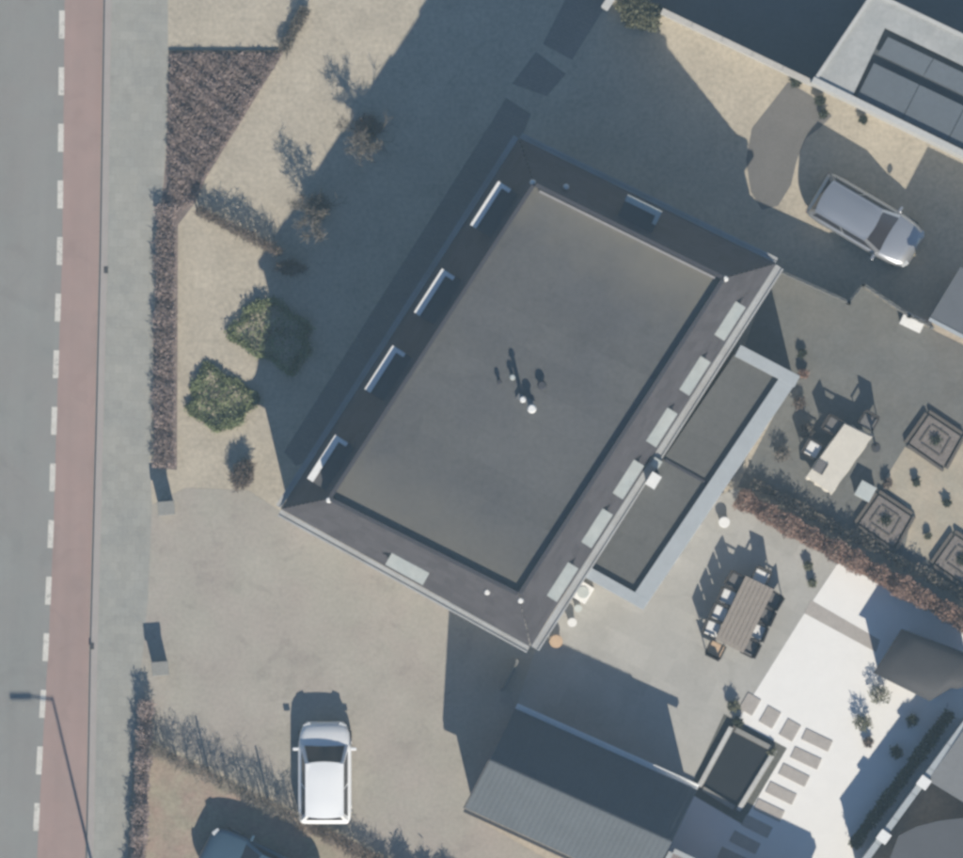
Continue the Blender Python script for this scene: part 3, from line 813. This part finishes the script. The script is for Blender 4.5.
for i in range(7):
    MB().box((0, -TW / 2 + TW / 7 * (i + .5), .74), (TL, TW / 7 - .012, .035)).build("plank", teak, t, local=True)
MB().box((0, 0, .68), (TL - .3, TW - .25, .06)).build("apron", teak, t, local=True)
for sx in (-1, 1):
    for sy in (-1, 1):
        MB().box((sx * (TL / 2 - .12), sy * (TW / 2 - .10), .36), (.08, .08, .70)).build("leg", teak, t, local=True)
def tp(s, w): return (tc_[0] + tu[0] * s + tn[0] * w, tc_[1] + tu[1] * s + tn[1] * w)
ordn = ["nearest the tan chair", "second from the tan chair", "third from the tan chair", "farthest from the tan chair"]
lc = [cushionw, cushionw, cushionw, cushiong]; ln = ["white", "white", "white", "grey"]
for i, s in enumerate((-.90, -.32, .28, .86)):
    make_chair(f"dark wicker chair with {ln[i]} cushion on the table's house side, {ordn[i]}", lc[i], tp(s, TW / 2 + .24), ang - math.pi + .0 + math.pi / 2 * 2 + (math.pi if False else 0) , G1).rotation_euler[2] = ang + math.pi + random.uniform(-.12, .12)
rc = [cushiong, cushionw, cushiong, cushiong]; rn = ["grey", "white", "grey", "grey"]
for i, s in enumerate((-.92, -.33, .25, .84)):
    make_chair(f"dark wicker chair with {rn[i]} cushion on the table's gravel side, {ordn[i]}", rc[i], tp(s, -TW / 2 - .13), 0, G1).rotation_euler[2] = ang + random.uniform(-.12, .12)
make_chair("dark wicker chair with white cushion at the upper head of the terrace table", cushionw, tp(TL / 2 + .2, .05), 0, G1).rotation_euler[2] = ang + math.pi / 2
make_chair("dark wicker chair with tan cushion at the lower head of the terrace table", cushiont, tp(-TL / 2 - .3, .35), 0, G1).rotation_euler[2] = ang - math.pi / 2

# courtyard table under an ivory cloth
cq = [P(*p) for p in ((806, 476), (831, 493), (871, 437), (844, 424))]
cc = centroid(cq)
t = thing("garden_table", "courtyard table under an ivory cloth", "table", (*cc, 0))
MB().prism(shrink(cq, .05), .70, .735).build("tabletop", teak, t)
for p in shrink(cq, .2):
    MB().box((p[0], p[1], .35), (.07, .07, .70)).build("leg", teak, t)
cl = MB(); n = 40; ring0 = []; 
def along(poly, s):
    s = (s % 1) * 4; i = int(s); return lerp(poly[i], poly[(i + 1) % 4], s - i)
for i in range(n):
    p = along(cq, i / n); q = lerp(p, cc, -0.05 - 0.03 * math.sin(i * 1.9) - 0.02 * random.random())
    cl.v.append((p[0], p[1], .745)); cl.v.append((q[0], q[1], .45 + .03 * math.sin(i * 1.3)))
for i in range(n):
    j = (i + 1) % n; cl.f.append((2 * i, 2 * j, 2 * j + 1, 2 * i + 1))
cl.f.append(tuple(2 * i for i in range(n)))
tag(cl.build("tablecloth", clothm, loc=(*cc, .745)), "ivory cloth draped over the courtyard table", "tablecloth")
x, y = P(820, 467)
t = thing("serving_tray", "grey tray lying on the ivory tablecloth", "tray", (x, y, .75))
MB().box((x, y, .765), (.34, .42, .03), -.55).build("base", cushiong, t)
for s in (-1, 1):
    MB().box((x + s * .17 * math.cos(-.55), y + s * .17 * math.sin(-.55), .80), (.02, .42, .04), -.55).build("rim", cushiong, t)
G2 = "chairs round the cloth covered courtyard table"
make_chair("dark wicker chair with white cushion on the left of the ivory clothed table", cushionw, P(812, 449), 0, G2).rotation_euler[2] = math.radians(-120)
make_chair("dark wicker chair with grey cushion at the upper end of the ivory clothed table", cushiong, P(868, 421), 0, G2).rotation_euler[2] = math.radians(150)
make_chair("dark wicker chair with grey cushion above the left corner of the ivory clothed table", cushiong, P(832, 425), 0, G2).rotation_euler[2] = math.radians(-120)
x, y = P(876, 448)
t = thing("garden_torch", "slender dark torch standing upright beside the clothed table", "torch", (x, y, 0))
MB().tube((x, y, 0), (x, y, 1.15), .035, n=8).build("pole", darksteel, t)
MB().tube((x, y, 1.15), (x, y, 1.35), .06, .085, n=10).build("bowl", darksteel, t)
MB().tube((x, y, 0.01), (x, y, .05), .16, .15, n=14).build("base", darksteel, t)
x, y = P(865, 491)
t = thing("cube_stool", "pale blue-grey square stool between clothed table and planter", "stool", (x, y, 0))
MB().box((x, y, .20), (.52, .52, .36), -.5).build("body", coping, t, bevel=.02)
MB().box((x, y, .41), (.56, .56, .06), -.5).build("seat", zinc, t, bevel=.02)
x, y = P(912, 322)
t = thing("storage_box", "bright white garden box against the courtyard fence", "box", (x, y, 0))
MB().box((x, y, .22), (.70, .42, .44), -.45).build("body", whitepaint, t, bevel=.02)
MB().box((x, y, .465), (.76, .48, .05), -.45).build("lid", whitepaint, t, bevel=.015)

# square raised planters
def planter(c, r, lab):
    q = [P(c[0] + a * r, c[1] + b * r) for a, b in ((-.95, .08), (-.2, -.98), (1.0, -.18), (.35, .98))]
    cc = centroid(q)
    t = thing("square_planter", lab, "planter", (*cc, 0), group="square planters in the courtyard")
    for a, b in zip(q, q[1:] + q[:1]):
        u = unit(a, b)
        MB().prism(strip(a, lerp(b, a, .045), .10, .05), 0, .19).build("board", planterwood, t)
    MB().prism(shrink(q, .1), .0, .13).build("soil", plantersoil, t)
    q2 = shrink(q, .48)
    inner = MB()
    for a, b in zip(q2, q2[1:] + q2[:1]): inner.prism(strip(a, lerp(b, a, .08), .05, .025), .13, .17)
    inner.build("inner_rim", planterwood, t)
    n = 160
    pts = np.column_stack([RNG.normal(cc[0], .09, n), RNG.normal(cc[1], .09, n), RNG.uniform(.13, .25, n)])
    tag(scatter("plant", darkleaf, pts, (.05, .12), (.02, .05), .4, t), kind="stuff")
planter((934, 441), 29, "square wooden planter nearest the courtyard's open paving")
planter((884, 521), 29, "square wooden planter beside the russet hedge and pale stool")
planter((960, 561), 29, "square wooden planter cut off by the right edge above the russet hedge")

# pond with pale rails
pq = [P(*p) for p in ((731, 727), (775, 750), (738, 810), (699, 786))]
pc = centroid(pq)
t = thing("raised_pond", "raised rectangular pond of dark water with pale side rails", "pond", (*pc, 0))
for i, (a, b) in enumerate(zip(pq, pq[1:] + pq[:1])):
    u = unit(a, b)
    w = .20
    MB().prism(strip(lerp(a, b, .02), lerp(b, a, .02), w, 0), 0, .20).build("side_wall", planterwood if i % 2 == 0 else pillarm, t)
    if i % 2 == 1:
        MB().prism(strip(a, b, .15, 0), .20, .245).build("rail", mat("pale_rail", (0.50, 0.50, 0.48), .7), t)
    else:
        MB().prism(strip(lerp(a, b, .1), lerp(b, a, .1), .16, 0), .20, .23).build("rail", pillarm, t)
MB().prism(shrink(pq, .08), 0, .12).build("water", water, t)
# stepping stones
su_ = math.radians(-26.5)
st = [((750, 704), .62, .50), ((770, 717), .62, .50), ((790, 730), .62, .50)]
names1 = ["first", "second", "third"]
G3 = "stepping stones in the white gravel"
ords = ["first", "second", "third", "fourth", "fifth", "sixth", "seventh", "eighth"]
for i, (c, a, b) in enumerate(st):
    x, y = P(*c)
    tag(MB().box((x, y, .022), (a, b, .04), math.radians(60)).build("stepping_stone", stonegrey, loc=(x, y, 0), bevel=.01),
        f"grey square stepping stone above the pond, {ords[i]} from the terrace", "stone slab", G3)
for i, c in enumerate(((817, 740), (806, 758), (794, 775), (781, 793), (769, 810), (757, 826), (745, 842), (733, 858))):
    x, y = P(*c)
    tag(MB().box((x, y, .022), (.98, .40, .04), su_ + random.uniform(-.03, .03)).build("stepping_stone", stonegrey, loc=(x, y, 0), bevel=.01),
        f"oblong grey stepping stone in the white gravel, {ords[i]} of the row from the top", "stone slab", G3)

# small things by the house corner
x, y = P(583, 592)
t = thing("heat_pump", "white outdoor unit against the house wall by the extension", "outdoor unit", (x, y, 0))
MB().box((x, y, .40), (.50, .62, .74), -.55).build("casing", whitepaint, t, bevel=.02)
MB().tube((x, y, .77), (x, y, .80), .2, n=16).build("fan_guard", zinc, t)
for s in (-1, 1): MB().box((x + s * .15, y, .015), (.08, .5, .03), -.55).build("foot", darksteel, t)
for q, m_, lab, sz in (((556, 641), cushiont, "pinkish pot by the house corner", .20), ((572, 622), cushionw, "white pot along the house wall, higher than the pink one", .14), ((578, 608), zinc, "grey pot along the house wall just below the white unit", .12), ((724, 522), whitepaint, "bright white pot at the end of the russet hedge", .17)):
    x, y = P(*q)
    t = thing("plant_pot", lab, "plant pot", (x, y, 0))
    MB().tube((x, y, 0), (x, y, .34), sz * .75, sz, n=16, cap=True).build("pot", m_, t)
    MB().tube((x, y, .30), (x, y, .35), sz * 1.12, sz * 1.12, n=16).build("rim", m_, t)
    MB().tube((x, y, .30), (x, y, .365), sz * .98, sz * .98, n=16).build("pebble_fill", m_, t)

# ------------------------------------------------------------------ planting
def hedge(name, label, a, b, w, h, m, n, length, width, stem=twigbrown, group=None, up=.45, ragged=.25, stems=60, cat="hedge", h0=.03):
    A, B = np.array(P(*a)), np.array(P(*b)); d = B - A; L = np.linalg.norm(d); d /= L; nn = np.array((-d[1], d[0]))
    c = (A + B) / 2
    t = thing(name, label, cat, (c[0], c[1], 0), group=group)
    s = RNG.uniform(0, L, n)
    clump = .75 + ragged * np.sin(s * 5.1 + 1) * np.sin(s * 2.3) + RNG.normal(0, .08, n)
    o = RNG.uniform(-1, 1, n) * w / 2 * np.clip(clump + .2, .4, 1.3)
    z = (RNG.uniform(0, 1, n) ** .6) * h * np.clip(clump + .15, .4, 1.15) + h0
    pts = np.column_stack([A[0] + d[0] * s + nn[0] * o, A[1] + d[1] * s + nn[1] * o, z])
    scatter("foliage", m, pts, length, width, up, t)
    mb = MB()
    for i in range(stems):
        q = A + d * RNG.uniform(0, L) + nn * RNG.uniform(-w * .3, w * .3)
        top = q + RNG.normal(0, .12, 2)
        mb.tube((q[0], q[1], 0), (top[0], top[1], h * RNG.uniform(.6, .95)), .012, .006, n=4, cap=False)
    tag(mb.build("stems", stem, t), kind="stuff")
    return t

# brown bed of bare low shrubs
poly = [P(*p) for p in ((170, 54), (282, 54), (205, 178), (194, 203), (170, 215), (168, 150))]
n = 22000
xy = in_poly(poly, n)
hh = .17 + .09 * np.sin(xy[:, 0] * 4.3) * np.sin(xy[:, 1] * 3.7 + 1) + .04 * np.sin(xy[:, 0] * 9 + xy[:, 1] * 11)
pts = np.column_stack([xy, RNG.uniform(0, 1, n) ** .5 * np.clip(hh, .08, .6)])
tag(scatter("bare_groundcover", twigpurple, pts, (.04, .13), (.012, .035), .35, off=(*centroid(poly), 0)),
    "triangular bed of low purple-brown bare shrubs beside the sidewalk", "ground cover", kind="stuff")
hedge("bare_hedge", "long narrow brown hedge between sidewalk and pale front garden", (166, 205), (164, 468), .68, .40, twigpurple, 13000, (.04, .14), (.012, .035), twigbrown)
hedge("bare_hedge", "dark narrow hedge along the sidewalk at the bottom left", (147, 700), (136, 905), .48, .75, twigpurple, 11000, (.05, .15), (.012, .035), twigbrown)
hedge("bare_hedge", "thin reddish bare hedge crossing the pale front garden to the house shade", (197, 210), (281, 253), .30, .85, twigbrown, 2300, (.06, .22), (.008, .024), twigbrown, stems=90)
hedge("bare_hedge", "thin bare hedge running diagonally from gate to white car", (150, 747), (300, 820), .42, 1.15, twiggrey, 4200, (.05, .2), (.007, .020), twigbrown, stems=120)
hedge("bare_hedge", "short bare hedge behind the white car at the picture's bottom", (300, 822), (392, 868), .42, .75, twigbrown, 2600, (.06, .22), (.010, .026), twigbrown, stems=70)
hedge("bare_hedge", "dense dark hedge at the bottom edge right of the white car", (400, 880), (500, 925), .5, 1.0, twigpurple, 5000, (.07, .2), (.02, .05), twigbrown)
hedge("bare_hedge", "small bare hedge slanting up from the triangular brown bed", (283, 52), (306, 8), .40, .35, twiggrey, 1500, (.05, .16), (.012, .03), twigbrown, stems=30)
hedge("beech_hedge", "russet leaved hedge separating terrace from courtyard", (737, 497), (985, 632), .66, .95, beech, 24000, (.035, .09), (.018, .045), twigbrown, stems=160)

def bush(name, label, c, rx, ry, h, m, n, length, width, rot=0.0, box=False, group=None, cat="shrub", up=.3, stems=14):
    x, y = P(*c)
    t = thing(name, label, cat, (x, y, 0), group=group)
    if box:
        u = RNG.uniform(-1, 1, (n, 3))
        k = RNG.integers(0, 3, n)                       # most leaves sit near the clipped faces
        edge = RNG.uniform(.82, 1.0, n)
        for a in range(2):
            m_ = k == a; u[m_, a] = np.sign(u[m_, a]) * edge[m_]
        m_ = k == 2; u[m_, 2] = edge[m_]
        th = np.arctan2(u[:, 1], u[:, 0])
        wob = 1 + .10 * np.sin(th * 3 + c[0]) + .08 * np.sin(th * 7 + c[1]) + RNG.normal(0, .05, n)
        cr = np.clip(1.12 - .20 * (np.abs(u[:, 0]) * np.abs(u[:, 1])) ** 1.5, .8, 1.1)
        bx_, by_ = u[:, 0] * rx * wob * cr, u[:, 1] * ry * wob * cr
        bz_ = (u[:, 2] * .5 + .5) * h * (.75 + .35 * np.sin(bx_ * 5 + c[0]) * np.sin(by_ * 6))
    else:
        v = RNG.normal(size=(n, 3)); v /= np.linalg.norm(v, axis=1)[:, None]
        lump = .78 + .16 * np.sin(v[:, 0] * 5 + c[0]) * np.sin(v[:, 1] * 4.4 + c[1]) + .10 * np.sin(v[:, 0] * 9 + v[:, 2] * 8 + c[1])
        r = RNG.uniform(.15, 1, n) ** .45 * lump
        bx_, by_, bz_ = v[:, 0] * r * rx, v[:, 1] * r * ry, h * .5 + v[:, 2] * r * h * .5
    ca, sa = math.cos(rot), math.sin(rot)
    pts = np.column_stack([x + bx_ * ca - by_ * sa, y + bx_ * sa + by_ * ca, np.maximum(bz_, .03)])
    scatter("foliage", m, pts, length, width, up, t)
    mb = MB()
    for i in range(stems):
        a = RNG.uniform(0, 6.28); r = RNG.uniform(.2, .8)
        px_, py_ = rx * r * math.cos(a), ry * r * math.sin(a)
        mb.tube((x + .1 * math.cos(a), y + .1 * math.sin(a), 0), (x + px_ * ca - py_ * sa, y + px_ * sa + py_ * ca, h * RNG.uniform(.5, .85)), .016, .006, n=4, cap=False)
    tag(mb.build("stems", twigbrown, t), kind="stuff")
    return t
bush("clipped_box", "square clipped green hedge block on the pale front garden", (220, 400), .92, .80, .24, greenleaf, 9000, (.03, .08), (.025, .06), math.radians(-29), True, cat="hedge")
bush("clipped_box", "green hedge block half in the shade of the house", (273, 334), 1.15, .85, .34, greenleaf, 7000, (.03, .08), (.025, .06), math.radians(-29), True, cat="hedge")
bush("bare_shrub", "brown bare shrub by the near corner of the house", (243, 474), .48, .72, .75, twigbrown, 1900, (.06, .2), (.012, .03), math.radians(-30))
bush("evergreen_shrub", "olive green shrubs clump at the head of the shaded garden", (641, 14), 1.0, .70, .8, oliveleaf, 5200, (.04, .11), (.03, .07), math.radians(-20))
for q, r, m_, lab in (((796, 82), .24, darkleaf, "dark rounded shrub where the white garden wall meets the annex"), ((820, 101), .22, darkleaf, "dark shrub at the top of the curved path, left of the twin"), ((823, 114), .18, darkleaf, "small dark shrub just below its twin by the curved path"), ((863, 120), .16, darkleaf, "lone small dark shrub on the pale gravel strip under the annex"),
        ((802, 354), .16, darkleaf, "small dark shrub by the courtyard edge above the extension corner"), ((803, 374), .20, beech, "little russet shrub touching the extension corner"), ((799, 403), .26, twigbrown, "brown shrub against the extension's long side"), ((806, 431), .30, twiggrey, "grey twiggy shrub left of the clothed table"), ((782, 455), .34, twiggrey, "grey twiggy shrub low beside the extension's long side"),
        ((916, 482), .15, darkleaf, "small dark plant on the sand bed between two planters"), ((947, 503), .15, darkleaf, "small dark plant in the middle of the sand bed"), ((928, 536), .13, oliveleaf, "small olive plant at the sand bed's lower edge"), ((887, 483), .20, twigbrown, "brown plant at the sand bed's left tip"),
        ((808, 566), .18, oliveleaf, "olive plant on the terrace's edge at the top of the white gravel"), ((812, 583), .16, oliveleaf, "small olive plant just below another by the white gravel"), ((733, 706), .26, oliveleaf, "spiky olive plant at the pond's upper corner"), ((738, 722), .2, darkleaf, "dark little plant touching the pond's upper end"),
        ((879, 695), .42, oliveleaf, "grey-green shrub in white gravel below the dark shelter"), ((862, 722), .38, oliveleaf, "grey-green shrub in white gravel, farther from the shelter"), ((868, 742), .20, twigbrown, "brown tuft just below the grey-green shrub in white gravel"), ((912, 720), .26, darkleaf, "shaded dark shrub below the dark shelter"), ((896, 752), .26, darkleaf, "shaded dark shrub beside the boundary wall"),
        ((772, 752), .16, oliveleaf, "small plant at the pond's right hand corner")):
    bush("small_shrub", lab, q, r, r * 1.1, r * 1.7 + .08, m_, 420, (.03, .10), (.02, .05), random.random() * 3, group="small garden plants", stems=6)
# planting strip along the foot of the boundary wall
hedge("boundary_hedge", "dark planting at the foot of the pale boundary wall", (852, 846), (950, 712), .38, .7, darkleaf, 5000, (.04, .12), (.03, .06), twigbrown, stems=40)
# dark mixed planting north of the russet hedge
hedge("boundary_hedge", "dark ragged shrubs in the russet hedge's shade on the courtyard side", (752, 482), (985, 607), .36, .45, twiggrey, 2200, (.04, .12), (.03, .06), twigbrown, stems=60)

def bare_tree(label, c, h, spread, seed, twn, crown=twiggrey):
    rg = random.Random(seed)
    x, y = P(*c)
    t = thing("bare_tree", label, "tree", (x, y, 0), group="bare trees at the edge of the house shade")
    mb = MB(); tips = []
    def grow(p, d, L, r, lev):
        q = tuple(p[i] + d[i] * L for i in range(3))
        mb.tube(p, q, r, r * .65, n=5, cap=False)
        tips.append((p, q))
        if lev == 0: return
        for k in range(rg.choice((2, 3, 3))):
            a = rg.uniform(0, 6.28); s = rg.uniform(.35, .85)
            e = (d[0] + s * math.cos(a), d[1] + s * math.sin(a), max(.15, d[2] + rg.uniform(-.25, .1)))
            n_ = math.sqrt(sum(v * v for v in e)); e = tuple(v / n_ for v in e)
            grow(q, e, L * rg.uniform(.62, .85), r * .6, lev - 1)
    for k in range(3):
        a = k * 2.1 + rg.random()
        e = (.28 * math.cos(a), .28 * math.sin(a), 1.0); n_ = math.sqrt(sum(v * v for v in e))
        grow((x, y, 0), tuple(v / n_ for v in e), h * .36, .035, 3)
    mb.build("trunk", barkm, t)
    n = twn; pts = []
    for i in range(n):
        p, q = tips[rg.randrange(len(tips) // 3, len(tips))]; s = rg.random()
        pts.append([p[j] + (q[j] - p[j]) * s + rg.gauss(0, .05) for j in range(3)])
    scatter("crown", crown, np.array(pts), (.08, .24), (.008, .022), .35, t)
    return t
bare_tree("bare twiggy tree at the shade's edge, the upper of two", (368, 138), 1.9, .8, 3, 1100)
bare_tree("bare twiggy tree at the shade's edge, the lower of two", (318, 214), 1.9, .8, 8, 1100)
bush("bare_shrub", "pinkish brown bare shrub at the shade's edge under the lower tree", (290, 268), .65, .30, .8, twigbrown, 1300, (.06, .2), (.012, .03), math.radians(-5))
bush("bare_shrub", "brown bare shrub round the foot of the upper bare tree", (368, 128), .60, .55, .75, twigbrown, 1500, (.06, .2), (.012, .03))
bush("bare_shrub", "grey bare shrub round the foot of the lower bare tree", (318, 208), .55, .60, .75, twiggrey, 1500, (.06, .2), (.012, .03))
# fence posts by the diagonal hedge
for i, (q, lab) in enumerate((((208, 768), "thin wooden post in the diagonal hedge nearest the gate"), ((268, 798), "thin wooden post in the diagonal hedge nearer the white car"))):
    x, y = P(*q)
    tag(MB().tube((x, y, 0), (x, y, 1.25), .035, .03, n=6).build("wooden_post", barkm, loc=(x, y, 0)), lab, "post", "posts in the diagonal hedge")

# ------------------------------------------------------------------ the air between camera and ground
hm = bpy.data.materials.new("haze")
hm.use_nodes = True
hn = hm.node_tree
for n_ in list(hn.nodes): hn.nodes.remove(n_)
ho = hn.nodes.new("ShaderNodeOutputMaterial")
hv = hn.nodes.new("ShaderNodeVolumePrincipled")
hv.inputs["Color"].default_value = (0.56, 0.82, 1.0, 1)
hv.inputs["Density"].default_value = HAZE
hv.inputs["Anisotropy"].default_value = 0.0
hn.links.new(hv.outputs[0], ho.inputs["Volume"])
hz = MB().box((0, 0, (CAM_H + 3 - 1.25) / 2), (404, 404, CAM_H + 3 + 1.25)).build("haze", hm)
tag(hz, kind="stuff")
